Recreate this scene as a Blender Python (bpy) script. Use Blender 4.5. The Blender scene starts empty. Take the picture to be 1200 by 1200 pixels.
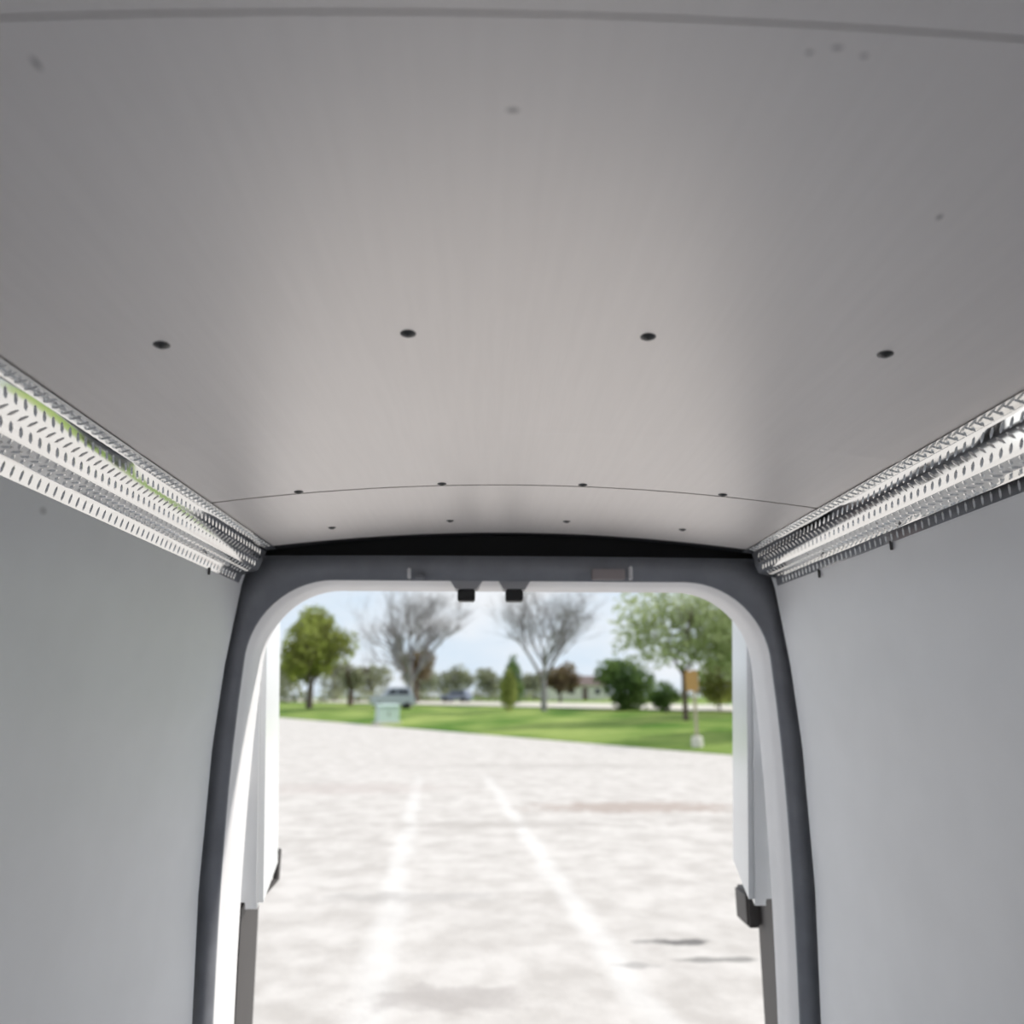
import bpy, bmesh, math, random
from mathutils import Vector, Matrix, noise
S = bpy.context.scene
C = S.collection
rnd = random.Random(7)
PI = math.pi

# ------------------------------------------------------------------ camera
PITCH, YAW, ROLL = 0.2488, 0.0297, 0.0014
cy, sy, cp, sp = math.cos(YAW), math.sin(YAW), math.cos(PITCH), math.sin(PITCH)
Fw = Vector((sy*cp, cy*cp, sp)); Rt = Vector((cy, -sy, 0)); Up = Rt.cross(Fw)
R2 = Rt*math.cos(ROLL) + Up*math.sin(ROLL); U2 = Up*math.cos(ROLL) - Rt*math.sin(ROLL)
cd = bpy.data.cameras.new('camera'); cam = bpy.data.objects.new('camera', cd); C.objects.link(cam)
M = Matrix((R2, U2, -Fw)).transposed().to_4x4(); M.translation = Vector((-0.0665, 0, 0)); cam.matrix_world = M
cd.sensor_width = 36; cd.lens = 850/1200*36; cd.clip_start = 0.02; cd.clip_end = 2000
cd.dof.use_dof = True; cd.dof.focus_distance = 1.5; cd.dof.aperture_fstop = 2.0; cd.dof.aperture_blades = 0
S.camera = cam

# ------------------------------------------------------------------ world, sun, exposure
w = bpy.data.worlds.new('sky'); S.world = w; w.use_nodes = True
nt = w.node_tree; nt.nodes.clear()
out = nt.nodes.new('ShaderNodeOutputWorld'); bg = nt.nodes.new('ShaderNodeBackground')
tc = nt.nodes.new('ShaderNodeTexCoord'); mp = nt.nodes.new('ShaderNodeMapping')
mp.inputs['Scale'].default_value = (2.2, 2.2, 6.0)
nz = nt.nodes.new('ShaderNodeTexNoise'); nz.inputs['Scale'].default_value = 1.6; nz.inputs['Detail'].default_value = 6
rp = nt.nodes.new('ShaderNodeValToRGB')
rp.color_ramp.elements[0].position = .38; rp.color_ramp.elements[0].color = (.68, .81, .94, 1)
rp.color_ramp.elements[1].position = .62; rp.color_ramp.elements[1].color = (.90, .93, .97, 1)
nt.links.new(tc.outputs['Generated'], mp.inputs['Vector']); nt.links.new(mp.outputs['Vector'], nz.inputs['Vector'])
nt.links.new(nz.outputs['Fac'], rp.inputs['Fac']); nt.links.new(rp.outputs['Color'], bg.inputs['Color'])
nt.links.new(bg.outputs['Background'], out.inputs['Surface'])
bg.inputs['Strength'].default_value = 1.0
sd = bpy.data.lights.new('sun', 'SUN'); so = bpy.data.objects.new('sun', sd); C.objects.link(so)
sd.energy = 3.45; sd.angle = 0.02; sd.color = (1, .96, .9)
SUN = Vector((.75, .08, .65)).normalized()
so.rotation_euler = SUN.to_track_quat('Z', 'Y').to_euler(); so.location = (8, 0, 12)
S.view_settings.view_transform = 'Standard'; S.view_settings.look = 'None'
S.view_settings.gamma = 1; S.view_settings.use_curve_mapping = False
S.view_settings.exposure = 0.0

# ------------------------------------------------------------------ helpers
def mat(name, col, rough=.6, metal=0, var=0.0, scale=8.0, stretch=(1, 1, 1), bump=0.0, bscale=40, spec=.5, transl=0, col2=None, lo=.35, hi=.65):
    m = bpy.data.materials.new(name); m.use_nodes = True
    n = m.node_tree.nodes; l = m.node_tree.links
    b = n['Principled BSDF']; b.inputs['Roughness'].default_value = rough; b.inputs['Metallic'].default_value = metal
    b.inputs['Specular IOR Level'].default_value = spec
    b.inputs['Base Color'].default_value = (*col, 1)
    t = n.new('ShaderNodeTexCoord'); p = n.new('ShaderNodeMapping'); p.inputs['Scale'].default_value = stretch
    l.new(t.outputs['Object'], p.inputs['Vector'])
    if var or col2:
        z = n.new('ShaderNodeTexNoise'); z.inputs['Scale'].default_value = scale; z.inputs['Detail'].default_value = 5
        l.new(p.outputs['Vector'], z.inputs['Vector'])
        r = n.new('ShaderNodeValToRGB'); e = r.color_ramp.elements
        e[0].position = lo; e[1].position = hi
        e[0].color = (*[c*(1-var) for c in col], 1)
        e[1].color = (*(col2 or [min(1, c*(1+var)) for c in col]), 1)
        l.new(z.outputs['Fac'], r.inputs['Fac']); l.new(r.outputs['Color'], b.inputs['Base Color'])
    if bump:
        z2 = n.new('ShaderNodeTexNoise'); z2.inputs['Scale'].default_value = bscale; z2.inputs['Detail'].default_value = 3
        l.new(p.outputs['Vector'], z2.inputs['Vector'])
        bp = n.new('ShaderNodeBump'); bp.inputs['Strength'].default_value = bump; bp.inputs['Distance'].default_value = .01
        l.new(z2.outputs['Fac'], bp.inputs['Height']); l.new(bp.outputs['Normal'], b.inputs['Normal'])
    if transl:
        b.inputs['Transmission Weight'].default_value = 0
        tr = n.new('ShaderNodeBsdfTranslucent'); mx = n.new('ShaderNodeMixShader'); mx.inputs[0].default_value = transl
        src = b.inputs['Base Color'].links
        if src: l.new(src[0].from_socket, tr.inputs['Color'])
        else: tr.inputs['Color'].default_value = (*col, 1)
        l.new(b.outputs['BSDF'], mx.inputs[1]); l.new(tr.outputs['BSDF'], mx.inputs[2])
        l.new(mx.outputs['Shader'], n['Material Output'].inputs['Surface'])
    return m

def add_marks(m, spots, dark):
    """scuffs with a shape of their own: (centre, half sizes) in object space, mixed over the colour"""
    n = m.node_tree.nodes; l = m.node_tree.links; b = n['Principled BSDF']
    t = n.new('ShaderNodeTexCoord'); acc = None
    for c, h in spots:
        p = n.new('ShaderNodeMapping'); p.vector_type = 'TEXTURE'
        p.inputs['Location'].default_value = c; p.inputs['Scale'].default_value = h
        l.new(t.outputs['Object'], p.inputs['Vector'])
        d = n.new('ShaderNodeVectorMath'); d.operation = 'LENGTH'; l.new(p.outputs['Vector'], d.inputs[0])
        r = n.new('ShaderNodeMapRange'); r.inputs['From Min'].default_value = 1.0; r.inputs['From Max'].default_value = .35
        l.new(d.outputs['Value'], r.inputs['Value'])
        if acc is None: acc = r.outputs['Result']
        else:
            a = n.new('ShaderNodeMath'); a.operation = 'MAXIMUM'; l.new(acc, a.inputs[0]); l.new(r.outputs['Result'], a.inputs[1]); acc = a.outputs['Value']
    k = n.new('ShaderNodeMath'); k.operation = 'MULTIPLY'; k.inputs[1].default_value = dark; l.new(acc, k.inputs[0])
    mx = n.new('ShaderNodeMix'); mx.data_type = 'RGBA'; l.new(k.outputs['Value'], mx.inputs['Factor'])
    src = b.inputs['Base Color'].links
    if src: l.new(src[0].from_socket, mx.inputs['A'])
    else: mx.inputs['A'].default_value = b.inputs['Base Color'].default_value
    mx.inputs['B'].default_value = (.10, .09, .09, 1)
    l.new(mx.outputs['Result'], b.inputs['Base Color'])

def obj(name, bm, m, parent=None, smooth=False):
    me = bpy.data.meshes.new(name)
    if isinstance(bm, tuple): me.from_pydata(*bm)
    else:
        bm.to_mesh(me); bm.free()
    for f in me.polygons: f.use_smooth = smooth
    me.materials.append(m)
    o = bpy.data.objects.new(name, me); C.objects.link(o)
    if parent: o.parent = parent
    return o
def empty(name, loc=(0, 0, 0), rz=0):
    o = bpy.data.objects.new(name, None); C.objects.link(o); o.location = loc; o.rotation_euler.z = rz; o.empty_display_size = .1
    return o
def tag(o, label, cat, group=None, kind=None):
    o['label'] = label; o['category'] = cat
    if group: o['group'] = group
    if kind: o['kind'] = kind
    return o
def struct(o, label=None):
    o['kind'] = 'structure'
    if label: o['label'] = label
    return o
def box(bm, lo, hi, bevel=0):
    r = bmesh.ops.create_cube(bm, size=1)
    vs = r['verts']
    for v in vs:
        v.co = Vector([lo[i] + (v.co[i]+.5)*(hi[i]-lo[i]) for i in range(3)])
    if bevel:
        es = list({e for v in vs for e in v.link_edges})
        bmesh.ops.bevel(bm, geom=es, offset=bevel, segments=2, affect='EDGES')
    return bm
def grid(bm, pts):
    """pts[i][j] -> quads"""
    V = [[bm.verts.new(p) for p in row] for row in pts]
    for i in range(len(V)-1):
        for j in range(len(V[0])-1):
            bm.faces.new((V[i][j], V[i][j+1], V[i+1][j+1], V[i+1][j]))
    return V
def tube(bm, a, b, ra, rb, n=6, cap=False):
    a, b = Vector(a), Vector(b); d = (b-a).normalized()
    q = d.orthogonal().normalized(); r = d.cross(q)
    A = [bm.verts.new(a + (q*math.cos(t)+r*math.sin(t))*ra) for t in [2*PI*k/n for k in range(n)]]
    B = [bm.verts.new(b + (q*math.cos(t)+r*math.sin(t))*rb) for t in [2*PI*k/n for k in range(n)]]
    for k in range(n): bm.faces.new((A[k], A[(k+1) % n], B[(k+1) % n], B[k]))
    if cap: bm.faces.new(B); bm.faces.new(A[::-1])
def lathe(bm, prof, n=16, M4=None):
    rows = []
    for k in range(n):
        t = 2*PI*k/n
        rows.append([bm.verts.new((r*math.cos(t), r*math.sin(t), z)) for r, z in prof])
    for k in range(n):
        for j in range(len(prof)-1):
            bm.faces.new((rows[k][j], rows[(k+1) % n][j], rows[(k+1) % n][j+1], rows[k][j+1]))
    bmesh.ops.remove_doubles(bm, verts=bm.verts, dist=1e-6)
    if M4: bmesh.ops.transform(bm, matrix=M4, verts=bm.verts)
def sheet_mesh(bm, rows, off):
    """a sheet with real thickness: seen face, back face shifted by off, and rims with verts of their own"""
    off = Vector(off); rows = [[Vector(p) for p in r] for r in rows]
    grid(bm, rows); grid(bm, [[p+off for p in r] for r in rows])
    for line in (rows[0], rows[-1], [r[0] for r in rows], [r[-1] for r in rows]):
        grid(bm, [line, [p+off for p in line]])

# ------------------------------------------------------------------ materials
m_ceil = mat('ceiling_liner', (.87, .83, .81), rough=.38, metal=.53, var=.012, scale=14, stretch=(5, .3, 1), bump=.03, bscale=60)
m_wall = mat('wall_liner', (.83, .84, .865), rough=.38, metal=.12, var=.02, scale=5, bump=.03, bscale=25)
m_wallR = mat('wall_liner_right', (.83, .84, .865), rough=.38, metal=.12, var=.02, scale=5, bump=.03, bscale=25)
m_dark = mat('black_cavity', (.012, .011, .012), rough=.8)
m_gasket = mat('weather_strip', (.29, .30, .33), rough=.5, var=.08, scale=12)
m_frame = mat('frame_paint', (.92, .91, .92), rough=.35, var=.02)
m_door = mat('door_paint', (.86, .87, .88), rough=.3, var=.01)
m_dkplastic = mat('grey_plastic', (.11, .102, .10), rough=.55, var=.06)
m_seal = mat('door_lower_trim', (.055, .05, .05), rough=.6, var=.06)
m_black = mat('black_plastic', (.012, .012, .014), rough=.5)
m_alu = mat('diamond_plate', (.90, .90, .89), rough=.09, metal=1)
m_lug = mat('diamond_plate_lug', (.88, .88, .87), rough=.14, metal=1)
m_screw = mat('screw_head', (.10, .10, .10), rough=.35, metal=.8)
m_floor = mat('van_floor', (.72, .72, .74), rough=.6, var=.1)
m_steel = mat('roof_skin', (.05, .05, .055), rough=.6)
m_paint = mat('van_outer_paint', (.8, .8, .8), rough=.3)

# ------------------------------------------------------------------ van interior: ceiling
H, K = .513, .094
def zc(x): return H - K*x*x
YF, YB = -2.6, 2.29
ceiling = struct(empty('ceiling'))
def ceil_panel(y0, y1, dz, creases=()):
    bm = bmesh.new(); ys = [y0]
    for c in creases: ys += [c-.03, c-.015, c, c+.015, c+.03]
    ys.append(y1)
    rows = []
    for y in ys:
        row = []
        for i in range(41):
            x = -.92 + 1.84*i/40
            z = zc(x) + dz
            for c in creases: z -= .0013*math.exp(-((y-c)/.014)**2)
            yy = y - (.035*x*x if y == YB else 0)
            row.append((x, yy, z))
        rows.append(row)
    sheet_mesh(bm, rows, (0, 0, .006))
    o = obj('ceiling_panel', bm, m_ceil, ceiling, True)
    return o
def screw_head(parent, x, y, z, r=.0085):
    bm = bmesh.new()
    lathe(bm, [(0, -.0045), (r*.35, -.0045), (r*.35, -.003), (r*.6, -.0042), (r*.92, -.0022), (r, -.0006), (r*1.35, -.0006), (r*1.4, .002)], 14)
    a = math.atan(2*K*x)
    bmesh.ops.transform(bm, matrix=Matrix.Translation((x, y, z)) @ Matrix.Rotation(a, 4, 'Y'), verts=bm.verts)
    return obj('screw', bm, m_screw, parent, True)
p_front = ceil_panel(YF, .4475, -.001)
p_mid = ceil_panel(.4505, 1.740, 0, (1.36,))
p_rear = ceil_panel(1.748, YB, 0)
for y, p in ((.96, p_mid), (1.728, p_mid), (2.118, p_rear), (-.3, p_front)):
    for x in (-.539, -.189, .161, .511):
        screw_head(p, x, y, zc(x))
bm = bmesh.new()
sheet_mesh(bm, [[(-1.0 + 2.0*i/30, y, zc(-1.0+2.0*i/30)+.022) for i in range(31)] for y in (YF, 2.50)], (0, 0, .04))
roof = struct(obj('roof', bm, m_steel, None, True))

# walls: slightly bowed liner sheets
def wx(z):
    pts = [(-1.16, .868), (-.9, .886), (-.55, .905), (-.15, .906), (.1, .892), (.35, .863), (.42, .846), (.47, .83)]
    for (z0, x0), (z1, x1) in zip(pts, pts[1:]):
        if z <= z1 or z1 == .47:
            t = (z-z0)/(z1-z0); return x0 + (x1-x0)*t
def wall(name, s, m):
    bm = bmesh.new(); rows = []
    for y in (YF, 0, 1, 2, 2.335):
        rows.append([(s*(wx(-1.16+1.60*j/32)), y, -1.16+1.60*j/32) for j in range(33)])
    sheet_mesh(bm, rows, (s*.05, 0, 0))
    o = struct(obj(name, bm, m, None, True))
    return o
wl = wall('wall_left', -1, m_wall); wr = wall('wall_right', 1, m_wallR)
bm = bmesh.new(); box(bm, (-.95, YF, -1.22), (.95, 2.50, -1.16)); struct(obj('floor', bm, m_floor))
# outer skin of the body sides, out of view, added for shading
for s, nm in ((-1, 'body_side_1'), (1, 'body_side_2')):
    bm = bmesh.new(); box(bm, (s*1.0 if s > 0 else -1.03, YF, -1.4), (1.03 if s > 0 else -1.0, 2.50, .5), .01); struct(obj(nm, bm, m_paint))

# ------------------------------------------------------------------ diamond plate corner trims
PROFS = {-1: [(.752, .4565), (.783, .4515), (.7850, .447), (.7910, .4285), (.7975, .4105), (.8055, .3915), (.8085, .3865), (.850, .374), (.8525, .371), (.8615, .346)],
         1: [(.752, .4565), (.783, .4515), (.7850, .447), (.7888, .4290), (.7931, .4105), (.8000, .3915), (.8028, .3865), (.852, .373), (.8555, .371), (.8590, .346)]}
FACES = [(0, 1, 1), (2, 5, 3), (6, 7, 3), (8, 9, 1)]           # profile index range, lug rows
TY0, TY1 = -1.4, 2.30
def twist(s, y, z):
    """left face leans out more at the cab end, shaped to steer its reflections"""
    if s > 0 or z > .447 or z < .374: return 0
    g = (.447-z)/.0605 if z > .3865 else (z-.374)/.0125
    return -g*.0042*max(-.35, min(1.2, (1.9-y)/.8))
def trim(s, label):
    t = empty('diamond_plate_trim', (s*.80, .4, .40)); off = Vector((s*.80, .4, .40))
    P = [Vector((s*x, 0, z)) for x, z in PROFS[s]]
    bm = bmesh.new()
    n = 60
    rows = []
    for i in range(n+1):
        y = TY0 + (TY1-TY0)*i/n
        w = .0008*math.sin(y*5.3+s) + .0005*math.sin(y*13)
        rows.append([Vector((p.x + twist(s, y, p.z) + s*w*(1 if 1 < k < 8 else 0), y, p.z + (w*.6 if 1 < k < 8 else 0))) - off for k, p in enumerate(P)])
    sheet_mesh(bm, rows, (s*.0015, 0, .0015))
    sheet = obj('sheet', bm, m_alu, t, False)
    me = sheet.data
    for f in me.polygons:
        f.use_smooth = True
    try: me.set_sharp_from_angle(angle=math.radians(22))
    except Exception: pass
    # raised tread lugs
    V, Fc = [], []
    cen = Vector((0, .46)) 
    pitch = .0245
    for a, b, nr in FACES:
        segs = [(P[k], P[k+1]) for k in range(a, b)]
        L = sum((q-p).length for p, q in segs)
        for r in range(nr):
            d = L*(r+.5)/nr; acc = 0
            for p, q in segs:
                l = (q-p).length
                if d <= acc+l or (p, q) == segs[-1]:
                    c0 = p + (q-p)*((d-acc)/l); v = (q-p)/l; break
                acc += l
            nrm = Vector((v.z, 0, -v.x))
            if nrm.x*s > 0: nrm = -nrm               # towards the van's middle
            if abs(nrm.x) < .2 and nrm.z > 0: nrm = -nrm
            row_h = L/nr
            half = min(.0125, row_h*.62)
            N = int((TY1-TY0-.04)/pitch)
            for i in range(N):
                y = TY0 + .02 + pitch*(i + (.5 if r % 2 else 0))
                w = .0008*math.sin(y*5.3+s) + .0005*math.sin(y*13)
                wo = (Vector((s*w, 0, w*.6)) if 2 <= a < 8 else Vector()) + Vector((twist(s, y, c0.z), 0, 0))
                c = Vector((c0.x, y, c0.z)) + wo - off
                ang = (PI/4 if (r % 2 == 0) else -PI/4)
                if nr == 1: ang = PI/2*.86
                u = Vector((0, math.cos(ang), 0)) + v*math.sin(ang)
                wv = Vector((0, -math.sin(ang), 0)) + v*math.cos(ang)
                hl, hw, hh = half, .0034, .0022
                if nr == 1: hl = min(half, row_h*.42)
                k = len(V)
                V += [c-u*hl, c-u*hl*.45+wv*hw, c+u*hl*.45+wv*hw, c+u*hl, c+u*hl*.45-wv*hw, c-u*hl*.45-wv*hw,
                      c-u*hl*.5+nrm*hh, c+u*hl*.5+nrm*hh]
                Fc += [(k, k+1, k+6), (k+1, k+2, k+7, k+6), (k+2, k+3, k+7), (k+3, k+4, k+7), (k+4, k+5, k+6, k+7), (k+5, k, k+6)]
    o = obj('tread_pattern', ([tuple(v) for v in V], [], Fc), m_lug, t); o['kind'] = 'stuff'
    tag(t, label, 'trim')
    return t
tl = trim(-1, 'diamond plate metal corner trim above the left wall, bright with green reflections')
tr = trim(1, 'diamond plate metal corner trim above the right wall, with dark reflections')
def wall_clip(parent, s, y, z, l):
    bm = bmesh.new(); x = wx(z)
    box(bm, (min(s*(x-.006), s*(x-.0005)), y-.003, z-l), (max(s*(x-.006), s*(x-.0005)), y+.003, z+.004), .001)
    for v in bm.verts: v.co -= Vector((s*.80, .4, .40))
    obj('clip', bm, m_screw, parent)
wall_clip(tr, 1, 2.00, .347, .022); wall_clip(tr, 1, 1.62, .347, .018); wall_clip(tl, -1, 2.05, .347, .016)

# ------------------------------------------------------------------ rear doorway frame
def outline(hw_top, hw_mid, hw_bot, top, r, zbot=-1.16, n=14, crown=0.0):
    """open loop from lower left, over the top, to lower right"""
    L = []
    zs = [zbot, -.9, -.55, -.2, .05]
    def hw(z):
        if z < -.3:
            t = (z-zbot)/(-.3-zbot); return hw_bot + (hw_mid-hw_bot)*math.sin(t*PI/2)
        t = (z+.3)/(top+.3); return hw_mid + (hw_top-hw_mid)*t*t
    for z in [zbot + (top-r-zbot)*k/10 for k in range(10)]: L.append((-hw(z), z))
    for k in range(n+1):
        a = PI - PI/2*k/n
        L.append((-hw(top-r)+r + r*math.cos(a), top-r + r*math.sin(a)))
    w0 = hw(top-r)-r
    for k in range(1, 12):
        x = -w0 + 2*w0*k/12; L.append((x, top + crown*(1-(x/w0)**2)))
    return L + [(-x, z) for x, z in reversed(L[:10+n+1])]
frame = struct(empty('door_1', (0, 2.4, -1.16)))
fo = Vector((0, 2.4, -1.16))
def loft(name, loops, m, parent=frame, o0=fo, smooth=True):
    bm = bmesh.new()
    grid(bm, [[Vector((x, y, z))-o0 for x, z in L] for L, y in loops])
    bmesh.ops.recalc_face_normals(bm, faces=bm.faces)
    return obj(name, bm, m, parent, smooth)
gas_out = outline(.868, .918, .888, .447, .13, crown=.004)
gas_in = outline(.835, .868, .838, .372, .27)
rev_in = outline(.828, .858, .830, .362, .27)
rev_out = outline(.806, .836, .812, .350, .25)
outer = outline(.95, .985, .965, .451, .13, crown=.004)
g1 = outline(.866, .914, .884, .443, .13, crown=.004)
o = loft('weather_strip', [(outer, 2.392), (gas_out, 2.392), (g1, 2.386), (gas_in, 2.392), (gas_in, 2.41)], m_gasket)
solid = loft('door_jamb', [(gas_in, 2.405), (rev_in, 2.43), (rev_out, 2.50), (outline(.82, .85, .826, .362, .25), 2.512), (outline(1.03, 1.05, 1.03, .60, .12), 2.512)], m_frame)
# dark cavity between the ceiling end and the header
bm = bmesh.new()
box(bm, (-.93, 2.415, .40), (.93, 2.44, .53))
for v in bm.verts: v.co -= fo
obj('header_cavity', bm, m_dark, frame)
# latch strikers hanging from the header, with grey housings
for x in (-.147, .013):
    bm = bmesh.new(); V = []
    for z, hw in ((.385, .056), (.372, .053), (.347, .036)):
        V.append([bm.verts.new(Vector((x+sx*hw, y, z))-fo) for sx, y in ((-1, 2.40), (1, 2.40), (1, 2.47), (-1, 2.47))])
    for a, b in zip(V, V[1:]):
        for k in range(4): bm.faces.new((a[k], a[(k+1) % 4], b[(k+1) % 4], b[k]))
    bm.faces.new(V[-1]); bm.faces.new(V[0][::-1])
    bmesh.ops.recalc_face_normals(bm, faces=bm.faces)
    h = obj('striker_housing', bm, mat('housing_grey', (.45, .45, .47), rough=.5), frame)
    bm = bmesh.new(); box(bm, (x-.029, 2.41, .308), (x+.029, 2.46, .3465), .004)
    for v in bm.verts: v.co -= fo
    st = obj('latch_striker', bm, m_black, h); st['label'] = 'square black latch block'
for x, ww, hh, mm in ((-.335, .012, .035, m_frame), (.400, .012, .045, m_frame), (.325, .11, .035, mat('lamp_lens', (.42, .37, .37), rough=.4)), (-.30, .03, .012, m_gasket)):
    bm = bmesh.new(); box(bm, (x-ww/2, 2.372, .376), (x+ww/2, 2.40, .376+hh), .003)
    for v in bm.verts: v.co -= fo
    obj('header_tab', bm, mm, frame)

# ------------------------------------------------------------------ open rear doors (swung out past a right angle)
def rear_door(s, label):
    d = empty('rear_door', (s*.87, 2.56, -1.16)); o0 = Vector((s*.87, 2.56, -1.16))
    def slab(name, y0, y1, xi0, xi1, xo0, xo1, z0, z1, m, parent=d, lean=0, bev=.012):
        bm = bmesh.new(); q = []
        for z in (z0, z0+(z1-z0)*.5, z1):
            dx = lean*(.2-z)
            q.append([bm.verts.new(Vector((s*(xx-dx), y, z))-o0) for xx, y in ((xi0, y0), (xi1, y1), (xo1, y1), (xo0, y0))])
        for a, b in zip(q, q[1:]):
            for k in range(4): bm.faces.new((a[k], a[(k+1) % 4], b[(k+1) % 4], b[k]))
        bm.faces.new(q[0]); bm.faces.new(q[-1])
        bmesh.ops.recalc_face_normals(bm, faces=bm.faces)
        if bev: bmesh.ops.bevel(bm, geom=[e for e in bm.edges if e.calc_face_angle(0) > .6], offset=bev, segments=2, affect='EDGES')
        return obj(name, bm, m, parent)
    slab('outer_skin', 2.58, 3.24, .92, 1.085, .95, 1.115, -1.3, .44, m_door)
    slab('inner_panel', 2.58, 3.21, .845, .982 + (.015 if s > 0 else -.01), .922, 1.10, -.665, .42, m_door, lean=.07, bev=.02)
    slab('lower_panel', 2.60, 3.19, .885, 1.000 if s < 0 else 1.03, .922, 1.087, -1.28, -.655, m_seal, lean=.03 if s < 0 else .012)
    # hinges tie the door to the body
    for z in (-.85, -.25, .2):
        bm = bmesh.new(); tube(bm, Vector((s*.925, 2.535, z-.05))-o0, Vector((s*.925, 2.535, z+.05))-o0, .014, .014, 10, True)
        box(bm, Vector((min(s*.90, s*.95), 2.51, z-.04))-o0, Vector((max(s*.90, s*.95), 2.60, z+.04))-o0, .004)
        obj('hinge', bm, m_frame, d)
    # latch at the free edge
    zl = -.60 if s < 0 else -.72
    bm = bmesh.new()
    if s < 0:
        box(bm, Vector((-.925, 3.19, -.72))-o0, Vector((-.905, 3.225, -.60))-o0, .004)
        tube(bm, Vector((-.945, 3.16, -.745))-o0, Vector((-.912, 3.20, -.71))-o0, .014, .010, 8, True)
    else:
        box(bm, Vector((.93, 3.05, -.86))-o0, Vector((.985, 3.19, -.735))-o0, .010)
    l = obj('door_latch', bm, m_dkplastic, d)
    tag(d, label, 'door')
    return d
rear_door(-1, 'white rear van door standing open at the left, sunlit and brightest white')
rear_door(1, 'white rear van door standing open at the right, in bluish shade')

# ------------------------------------------------------------------ outside: lot, lawn, road
GZ = -1.85
E0 = Vector((4.26, 30.3)); ED = Vector((-.527, .850)); EN = Vector((.850, .527))
def sdist(x, y): return (x-E0.x)*EN.x + (y-E0.y)*EN.y
def gz(x, y):
    s = sdist(x, y)
    return GZ if s <= 0 else GZ + 1.0*(1-math.exp(-s/14)) + .65*min(1, max(0, (s-34)/60))
m_lot = mat('pale_gravel_asphalt', (.555, .51, .475), rough=.9, var=.07, scale=3.0, bump=.5, bscale=14, col2=(.65, .605, .57))
# pale tyre tracks, brown stain and crack patches belong to the ground itself
def lot_marks(m):
    n = m.node_tree.nodes; l = m.node_tree.links; b = n['Principled BSDF']
    t = n.new('ShaderNodeTexCoord'); sx = n.new('ShaderNodeSeparateXYZ'); l.new(t.outputs['Object'], sx.inputs[0])
    def math_(op, a, bb=None, clamp=False):
        q = n.new('ShaderNodeMath'); q.operation = op; q.use_clamp = clamp
        for i, v in enumerate((a, bb)):
            if v is None: continue
            if isinstance(v, (int, float)): q.inputs[i].default_value = v
            else: l.new(v, q.inputs[i])
        return q.outputs[0]
    wob = n.new('ShaderNodeTexNoise'); wob.inputs['Scale'].default_value = 1.3; l.new(t.outputs['Object'], wob.inputs['Vector'])
    wv = math_('MULTIPLY', math_('SUBTRACT', wob.outputs['Fac'], .5), .25)
    base = b.inputs['Base Color'].links[0].from_socket
    mask = None
    for x0, k in ((-.42, -.072), (1.30, -.078)):
        lx = math_('ADD', math_('MULTIPLY', sx.outputs['Y'], k), x0)
        d = math_('ABSOLUTE', math_('ADD', math_('SUBTRACT', sx.outputs['X'], lx), wv))
        v = math_('MULTIPLY', math_('SUBTRACT', .17, d), 8.0, True)
        mask = v if mask is None else math_('MAXIMUM', mask, v)
    fade = math_('MULTIPLY', math_('SUBTRACT', 20, sx.outputs['Y']), .25, True)
    mask = math_('MULTIPLY', math_('MULTIPLY', mask, fade), .38)
    mx = n.new('ShaderNodeMix'); mx.data_type = 'RGBA'; l.new(mask, mx.inputs['Factor']); l.new(base, mx.inputs['A'])
    mx.inputs['B'].default_value = (.83, .80, .775, 1); cur = mx.outputs['Result']
    big = n.new('ShaderNodeTexNoise'); big.inputs['Scale'].default_value = 5.0; big.inputs['Detail'].default_value = 6; l.new(t.outputs['Object'], big.inputs['Vector'])
    for c, h, col, amt in (((2.5, 13.3), (2.2, .8), (.40, .32, .28), .8), ((0.2, 11.6), (2.6, .35), (.42, .38, .35), .55), ((4.0, 11.9), (1.6, .4), (.42, .38, .35), .5),
                           ((1.42, 6.25), (.34, .10), (.14, .13, .125), .9), ((1.62, 5.85), (.36, .07), (.18, .17, .16), .7), ((1.0, 5.75), (.18, .08), (.3, .28, .27), .6),
                           ((-.35, 5.2), (.6, .25), (.40, .36, .34), .6), ((-3, 16), (2.5, 1.2), (.50, .43, .40), .5), ((1.5, 21), (5, 1.0), (.46, .42, .39), .5), ((-.9, 7.6), (1.2, .22), (.42, .39, .37), .5)):
        dx = math_('DIVIDE', math_('SUBTRACT', sx.outputs['X'], c[0]), h[0]); dy = math_('DIVIDE', math_('SUBTRACT', sx.outputs['Y'], c[1]), h[1])
        rr = math_('SQRT', math_('ADD', math_('MULTIPLY', dx, dx), math_('MULTIPLY', dy, dy)))
        rr = math_('ADD', rr, math_('MULTIPLY', math_('SUBTRACT', big.outputs['Fac'], .5), 1.8))
        f = math_('MULTIPLY', math_('MULTIPLY', math_('SUBTRACT', 1.0, rr), 2.0, True), amt)
        mx = n.new('ShaderNodeMix'); mx.data_type = 'RGBA'; l.new(f, mx.inputs['Factor']); l.new(cur, mx.inputs['A'])
        mx.inputs['B'].default_value = (*col, 1); cur = mx.outputs['Result']
    l.new(cur, b.inputs['Base Color'])
lot_marks(m_lot)
bm = bmesh.new(); pts = []
a = E0 - ED*90; b = E0 + ED*200
lotv = [(-160, -60), (a.x, -60), (a.x, a.y), (b.x, b.y), (-160, b.y)]
bm.faces.new([bm.verts.new((x, y, GZ)) for x, y in lotv]); bmesh.ops.recalc_face_normals(bm, faces=bm.faces)
for f in bm.faces:
    if f.normal.z < 0: f.normal_flip()
struct(obj('parking_lot', bm, m_lot))
m_grass = mat('lawn_grass', (.10, .22, .028), rough=.9, var=.2, scale=.25, bump=.6, bscale=3, col2=(.32, .39, .11), spec=.1)
m_path = mat('pale_road', (.62, .58, .50), rough=.9, var=.06, scale=.5)
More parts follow.
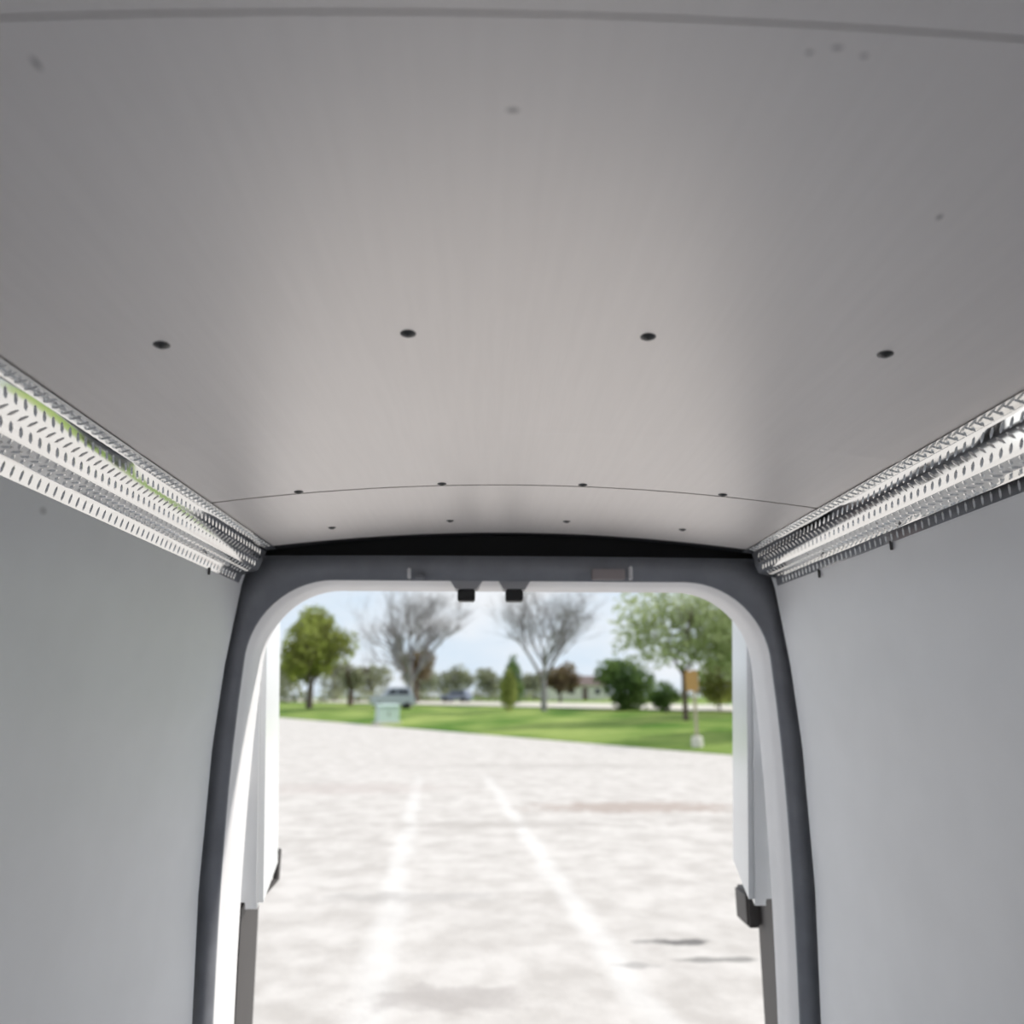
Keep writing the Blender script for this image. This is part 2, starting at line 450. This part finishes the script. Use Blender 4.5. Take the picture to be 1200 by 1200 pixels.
bm = bmesh.new(); rows = []
for s in (-.02, .0, .15, 1, 2.5, 4, 6, 9, 12, 16, 20, 26, 34, 45, 60, 75, 94, 150, 300):
    row = []
    for k in range(60):
        q = E0 + ED*(-90 + 290*k/59) + EN*s
        z = gz(q.x, q.y) + (.05 if s > 0 else 0) + (0.06*noise.noise((q.x*.35, q.y*.35, 0)) if s > .5 else 0) - (.03 if s < 0 else 0)
        row.append((q.x, q.y, z))
    rows.append(row)
grid(bm, rows); bmesh.ops.recalc_face_normals(bm, faces=bm.faces)
lawn = obj('lawn', bm, m_grass, None, True)
struct(lawn, 'green mown grass sloping up beyond the pale parking lot')
bm = bmesh.new(); rows = []
for s in (20, 23, 26, 29, 32, 36):
    row = []
    for k in range(60):
        q = E0 + ED*(-90 + 290*k/59) + EN*(s)
        row.append((q.x, q.y, gz(q.x, q.y)+.16))
    rows.append(row)
grid(bm, rows); bmesh.ops.recalc_face_normals(bm, faces=bm.faces)
struct(obj('road', bm, m_path, None, True), 'pale road running behind the lawn')

# ------------------------------------------------------------------ trees
def leafmat(name, c1, c2, tr=.35): return mat(name, c1, rough=.7, scale=.5, col2=c2, transl=tr, spec=.2)
m_bark = mat('bark', (.10, .08, .065), rough=.9, var=.2)
m_twig = mat('grey_bark', (.25, .235, .24), rough=.9, var=.15)
m_brown = mat('brown_bark', (.12, .085, .07), rough=.9, var=.15)
L_olive = leafmat('olive_leaves', (.16, .17, .05), (.36, .42, .09))
L_dark = leafmat('dark_leaves', (.05, .10, .025), (.16, .25, .06))
L_pale = leafmat('pale_leaves', (.32, .38, .18), (.54, .60, .34), .45)
L_spring = leafmat('spring_leaves', (.26, .30, .08), (.46, .50, .16), .4)
L_brown = leafmat('brown_leaves', (.13, .09, .06), (.22, .17, .09))
L_grey = leafmat('grey_green_leaves', (.20, .21, .14), (.34, .36, .22))
def leaf_cloud(r, lobes, n, size):
    V, F = [], []
    tot = sum(a*b*c for _, (a, b, c) in lobes)
    for cen, (a, b, c) in lobes:
        m = max(30, int(n*a*b*c/tot))
        for _ in range(m):
            d = Vector((r.gauss(0, 1), r.gauss(0, 1), r.gauss(0, 1))).normalized()*(r.random()**.45)
            p = Vector((cen[0]+d.x*a, cen[1]+d.y*b, cen[2]+d.z*c))
            u = Vector((r.gauss(0, 1), r.gauss(0, 1), r.gauss(0, 1))).normalized(); v = u.orthogonal().normalized()
            sz = size*r.uniform(.6, 1.3); k = len(V)
            V += [tuple(p-u*sz), tuple(p+v*sz*.5), tuple(p+u*sz), tuple(p-v*sz*.5)]; F.append((k, k+1, k+2, k+3))
    return (V, [], F)
def branch(bm, r, p, d, l, rad, depth, spread=.5, up=.15, n=5, wide=False):
    e = p + d*l
    tube(bm, p, e, rad, rad*.72, n if depth > 2 else 3)
    if depth == 0: return
    for k in range(3 if depth > 1 else 2):
        t_ = r.uniform(0, .75 if wide else .35)
        nd = (d + Vector((r.uniform(-1, 1), r.uniform(-1, 1), r.uniform(-.5, 1)))*spread + Vector((0, 0, up))).normalized()
        branch(bm, r, e - d*l*t_, nd, l*(r.uniform(.6, 1.0) if wide else r.uniform(.62, .85)), rad*.58, depth-1, spread, up, n, wide)
def tree(name, label, cat, x, y, lobes, leaf, n, size, trunk_h, trunk_r, bark=m_bark, group=None, seed=1, bare=False, depth=3, spread=.55, blen=None):
    r = random.Random(seed); z = gz(x, y)
    t = empty(name, (x, y, z)); tag(t, label, cat, group)
    if trunk_r:
        bm = bmesh.new(); tube(bm, (0, 0, -.1), (0, 0, trunk_h), trunk_r, trunk_r*.75, 8); obj('trunk', bm, bark, t, True)
        bm = bmesh.new()
        for k in range(4 if bare else 3):
            a = 2*PI*k/(4 if bare else 3) + r.uniform(-.4, .4)
            d = Vector((math.cos(a)*.6, math.sin(a)*.6, 1)).normalized()
            branch(bm, r, Vector((0, 0, trunk_h*.93)), d, blen or trunk_h*.8, trunk_r*.55, depth, spread, .06 if bare else .15, 5, bare)
        obj('branches', bm, bark, t, True)
    if lobes:
        o = obj('foliage', leaf_cloud(r, lobes, n, size), leaf, t); o['kind'] = 'stuff'
    return t
def blob(c, a, seed, k=9):
    r = random.Random(seed); L = [(c, (a[0]*.72, a[1]*.72, a[2]*.72))]
    for _ in range(k):
        d = Vector((r.gauss(0, 1), r.gauss(0, 1), r.gauss(0, 1))).normalized()
        f = r.uniform(.32, .48)
        L.append(((c[0]+d.x*a[0]*.62, c[1]+d.y*a[1]*.62, c[2]+d.z*a[2]*.62), (a[0]*f, a[1]*f, a[2]*f)))
    return L
tree('broadleaf_tree', 'round olive green tree on the lawn at the left, beside the left van door', 'tree', -20.3, 85, blob((0, 0, 7.0), (4.9, 4.5, 4.7), 3), L_olive, 4200, .34, 2.8, .42, seed=11, blen=2.0)
tree('bare_tree', 'large leafless grey tree standing behind the silver car', 'tree', -8.6, 80, None, None, 0, 0, 2.6, .42, m_twig, seed=23, bare=True, depth=6, spread=.9, blen=3.6)
tree('bare_tree', 'leafless grey tree right of the pale upright shrub', 'tree', 4.3, 60, None, None, 0, 0, 2.6, .26, m_twig, seed=31, bare=True, depth=6, spread=.9, blen=2.9)
tree('broadleaf_tree', 'tall pale green loose tree at the right, behind the tan sign post', 'tree', 10.7, 41, blob((.4, 0, 5.4), (5.0, 3.4, 3.6), 8, 14), L_pale, 4200, .21, 2.6, .16, m_brown, seed=41, blen=1.8)
tree('broadleaf_tree', 'pale green tree at the far right, cut by the right van door', 'tree', 17.0, 46, blob((0, 0, 5.4), (3.8, 3.2, 3.6), 18), L_pale, 3600, .24, 2.6, .2, m_brown, seed=43, blen=1.8)
tree('evergreen_shrub', 'dark green bushy evergreen at the foot of the tall pale green tree', 'shrub', 10.6, 57, blob((0, 0, 2.1), (2.9, 2.4, 2.4), 9), L_dark, 2600, .22, .8, .12, seed=51)
tree('evergreen_shrub', 'small dark green shrub between the big evergreen and the sign post', 'shrub', 12.3, 52, blob((0, 0, 1.2), (1.2, 1.1, 1.3), 10), L_dark, 900, .18, .5, .08, seed=52)
tree('garden_shrub', 'yellow green rounded bush just right of the tan sign post', 'shrub', 16.0, 52, blob((0, 0, 1.9), (2.0, 1.8, 2.0), 12), L_olive, 1700, .2, .6, .1, seed=53)
tree('upright_shrub', 'narrow pale yellow green upright shrub standing on the lawn', 'shrub', 1.5, 62, [((0, 0, 1.7), (.75, .75, 1.75))], L_spring, 1300, .14, .4, .06, seed=54)
tree('conifer', 'slim dark conifer standing behind the pale upright shrub', 'tree', 2.3, 80, [((0, 0, 1.6), (1.35, 1.3, 1.6)), ((.1, 0, 3.2), (1.0, 1.0, 1.6)), ((.2, 0, 4.4), (.55, .55, 1.2))], L_dark, 1500, .22, .6, .1, seed=55)
tree('brown_tree', 'reddish brown low tree right of the bare tree trunk', 'tree', 9.4, 100, blob((0, 0, 3.2), (3.1, 2.6, 2.2), 13), L_brown, 1500, .3, 1.2, .2, m_brown, seed=56)
tree('brown_tree', 'brown twiggy tree low behind the large leafless tree', 'tree', -10.2, 104, blob((0, 0, 5.2), (3.3, 3.0, 2.7), 14), L_brown, 1500, .3, 2.4, .3, m_brown, seed=57)
tree('small_tree', 'small brown trunked tree right of the olive green tree', 'tree', -17.4, 94, blob((0, 0, 3.5), (2.0, 1.8, 2.2), 15), L_grey, 700, .26, 1.8, .4, m_brown, seed=58)
hz = [(-37, 132, 7.5, 0, 'hazy tree far behind the trunk of the olive green tree'),
      (-29, 141, 8, 1, 'hazy tree beyond the road between olive green tree and small brown trunked tree'),
      (-21, 133, 7, 0, 'hazy tree beyond the road just left of the silver blue car'),
      (-13.2, 140, 7, 1, 'hazy tree beyond the road behind the large leafless tree trunk'),
      (-6.2, 131, 6.2, 0, 'hazy tree beyond the road behind the small dark blue grey car'),
      (-.2, 138, 6, 1, 'hazy tree beyond the road just left of the pale upright shrub'),
      (8.4, 141, 5.4, 0, 'hazy tree beyond the road left of the white house')]
for i, (x, y, h, kd, lb) in enumerate(hz):
    tree('background_tree', lb, 'tree', x, y, blob((0, 0, h*.5), (h*.66, h*.55, h*.5), 70+i), L_grey, 900, .4, h*.3, .22, m_brown, group='trees beyond the road', seed=80+i)
r = random.Random(5); lob = []
for k in [q for q in range(46) if not 26 <= q <= 29]:
    lob.append(((-62 + 2.75*k + r.uniform(-.6, .6), r.uniform(-.6, .6), r.uniform(.6, 1.1)), (1.9, 1.1, r.uniform(1.0, 1.5))))
hg = empty('hedge', (0, 118.5, gz(0, 118.5)))
tag(hg, 'long low grey green hedge running along the far side of the road', 'hedge')
o = obj('foliage', leaf_cloud(r, lob, 5200, .3), L_grey, hg); o['kind'] = 'stuff'
bm = bmesh.new()
for k in [q for q in range(46) if not 26 <= q <= 29]: tube(bm, (-62+2.75*k, 0, -.5), (-62+2.75*k, 0, .9), .06, .04, 5)
obj('stems', bm, m_brown, hg)['kind'] = 'stuff'
# off-frame tree to the right whose shade falls on the lawn
tree('shade_tree', 'leafy tree on the lawn out of sight right of the van', 'tree', 14.4, 30.5, blob((0, 0, 5.0), (3.6, 3.2, 3.0), 33), L_pale, 2600, .22, 2.6, .2, m_brown, seed=44, blen=1.8)

# ------------------------------------------------------------------ sign post, transformer box, cars, house
m_tan = mat('tan_sign', (.42, .25, .08), rough=.6, var=.08)
m_postm = mat('weathered_post', (.46, .42, .30), rough=.8, var=.1)
m_conc = mat('concrete', (.62, .60, .52), rough=.9, var=.06)
x, y = 7.36, 26.9; sg = empty('sign_post', (x, y, gz(x, y)))
bm = bmesh.new(); box(bm, (-.055, -.05, 0), (.055, .05, 2.75), .01); obj('post', bm, m_postm, sg)
bm = bmesh.new(); lathe(bm, [(0, .42), (.16, .42), (.20, .36), (.22, -.05)], 14); obj('footing', bm, m_conc, sg, True)
bm = bmesh.new(); box(bm, (-.33, -.085, 1.98), (.14, -.05, 2.70), .015); obj('sign_panel', bm, m_tan, sg)
tag(sg, 'tan sign on a pale post at the edge of the lawn', 'sign')

m_mint = mat('pale_green_paint', (.48, .60, .55), rough=.5, var=.04)
x, y = -6.75, 49.6; tb = empty('transformer_box', (x, y, gz(x, y)), .35)
bm = bmesh.new(); box(bm, (-.85, -.7, 0), (.85, .7, .16), .02); obj('pad', bm, m_conc, tb)
bm = bmesh.new(); box(bm, (-.7, -.5, .16), (.7, .5, 1.15), .03)
obj('cabinet', bm, m_mint, tb)
bm = bmesh.new(); V = [bm.verts.new(v) for v in ((-.74, -.56, 1.13), (.74, -.56, 1.13), (.74, .54, 1.22), (-.74, .54, 1.22), (-.74, -.56, 1.19), (.74, -.56, 1.19), (.74, .54, 1.30), (-.74, .54, 1.30))]
for f in ((0, 1, 5, 4), (1, 2, 6, 5), (2, 3, 7, 6), (3, 0, 4, 7), (4, 5, 6, 7), (3, 2, 1, 0)): bm.faces.new([V[k] for k in f])
obj('lid', bm, m_mint, tb)
bm = bmesh.new(); box(bm, (-.03, -.53, .55), (.03, -.49, .8), .01); obj('handle', bm, m_dkplastic, tb)
tag(tb, 'pale green utility box on a pad where lawn meets the lot', 'utility box')

m_carA = mat('silver_blue_paint', (.42, .45, .52), rough=.3, metal=.3)
m_carB = mat('blue_grey_paint', (.22, .25, .32), rough=.3, metal=.3)
m_glass = mat('car_glass', (.03, .035, .045), rough=.08)
m_tyre = mat('tyre', (.02, .02, .02), rough=.8)
def car(x, y, rz, m, label, hgt=1.75, ln=4.5, pale=None):
    c = empty('car', (x, y, gz(x, y)+(.16 if sdist(x, y) > 21 else .04)), rz); w_ = .92; k = hgt/1.75
    prof = [(-2.2, .35), (-2.25, .75), (-2.15, 1.0), (-1.0, 1.08), (1.9, 1.08), (2.2, .95), (2.25, .4)]
    def ext(pr, hw, hw2, zmid):
        bm = bmesh.new()
        def wd(z): return hw if z <= zmid else hw2
        A = [bm.verts.new((px*ln/4.5, -wd(pz), pz*k)) for px, pz in pr]; B = [bm.verts.new((px*ln/4.5, wd(pz), pz*k)) for px, pz in pr]
        for i in range(len(pr)): bm.faces.new((A[i], A[(i+1) % len(pr)], B[(i+1) % len(pr)], B[i]))
        bm.faces.new(A); bm.faces.new(B[::-1]); bmesh.ops.recalc_face_normals(bm, faces=bm.faces)
        bmesh.ops.bevel(bm, geom=list(bm.edges), offset=.03, segments=2, affect='EDGES')
        return bm
    obj('body', ext(prof, w_, w_, 9), m, c)
    obj('cabin', ext([(-1.15, 1.05), (-.45, 1.70), (1.6, 1.75), (2.0, 1.05)], w_*.97, w_*.78, 1.1), m, c)
    for sy_ in (-1, 1):
        for x0, x1 in ((-.72, .30), (.38, 1.62)):
            bm = bmesh.new()
            q = [(x0+(-.05 if x0 < 0 else 0), 1.12), (x1, 1.12), (x1-(.12 if x1 > 1 else 0), 1.58), (x0+(.42 if x0 < 0 else 0), 1.58)]
            pr = []
            for off in (.0, .03):
                pr.append([bm.verts.new((px*ln/4.5, sy_*(w_*(.97-.19*(pz-1.05)/.68)+off-.012), pz*k)) for px, pz in q])
            for i in range(4): bm.faces.new((pr[0][i], pr[0][(i+1) % 4], pr[1][(i+1) % 4], pr[1][i]))
            bm.faces.new(pr[1]); bm.faces.new(pr[0][::-1]); bmesh.ops.recalc_face_normals(bm, faces=bm.faces)
            obj('window', bm, m_glass, c)
    for wx_ in (-1.4, 1.4):
        for sy_ in (-1, 1):
            bm = bmesh.new(); lathe(bm, [(0, .12), (.22, .12), (.34, .10), (.36, 0), (.34, -.10), (0, -.10)], 16, Matrix.Translation((wx_*ln/4.5, sy_*(w_-.08), .36)) @ Matrix.Rotation(-sy_*PI/2, 4, 'X'))
            wh = obj('wheel', bm, m_tyre, c, True)
    tag(c, label, 'car')
car(-9.6, 74, .25, m_carA, 'silver blue car parked behind the pale green utility box', 2.15, 4.3)
car(-4.6, 103, -.4, m_carB, 'small dark blue grey car far off on the road', 1.65, 4.2)

m_white = mat('white_siding', (.68, .66, .62), rough=.7, var=.03)
m_roof = mat('brown_shingles', (.16, .12, .11), rough=.9, var=.15)
x, y = 14.5, 127; hs = empty('house', (x, y, gz(x, y)), .1)
bm = bmesh.new(); box(bm, (-5.0, -3, 0), (5.0, 3, 2.5), .02); obj('wall', bm, m_white, hs)
bm = bmesh.new(); A = [bm.verts.new((-5.4, *p)) for p in ((-3.5, 2.4), (0, 4.0), (3.5, 2.4))]; B = [bm.verts.new((5.4, *p)) for p in ((-3.5, 2.4), (0, 4.0), (3.5, 2.4))]
for i in range(3): bm.faces.new((A[i], A[(i+1) % 3], B[(i+1) % 3], B[i]))
bm.faces.new(A); bm.faces.new(B[::-1]); bmesh.ops.recalc_face_normals(bm, faces=bm.faces); obj('roof', bm, m_roof, hs)
for wx_ in (-3.4, -1.2, 3.2):
    bm = bmesh.new(); box(bm, (wx_-.5, -3.06, .9), (wx_+.5, -2.98, 1.9), .01); wn = obj('window', bm, m_white, hs)
    bm = bmesh.new(); box(bm, (wx_-.42, -3.08, .98), (wx_+.42, -3.04, 1.82)); obj('pane', bm, m_glass, wn)
bm = bmesh.new(); box(bm, (.6, -3.06, 0), (1.5, -2.98, 2.05), .01); obj('door', bm, m_roof, hs)
tag(hs, 'small white house with a brown roof beyond the road', 'house')

# scuffs on the liners
add_marks(m_wall, [((-.90, 1.02, .315), (.05, .028, .016)), ((-.895, 1.12, .30), (.05, .02, .012)), ((-.88, 1.28, .32), (.05, .015, .01))], .35)
add_marks(m_ceil, [((-.437, .490, .5), (.0035, .009, .1)), ((-.05, .545, .5), (.008, .004, .1)), ((.21, .468, .5), (.006, .003, .1)), ((.19, .474, .5), (.004, .003, .1)), ((.235, .474, .5), (.004, .003, .1)), ((.41, .66, .5), (.004, .006, .1))], .6)
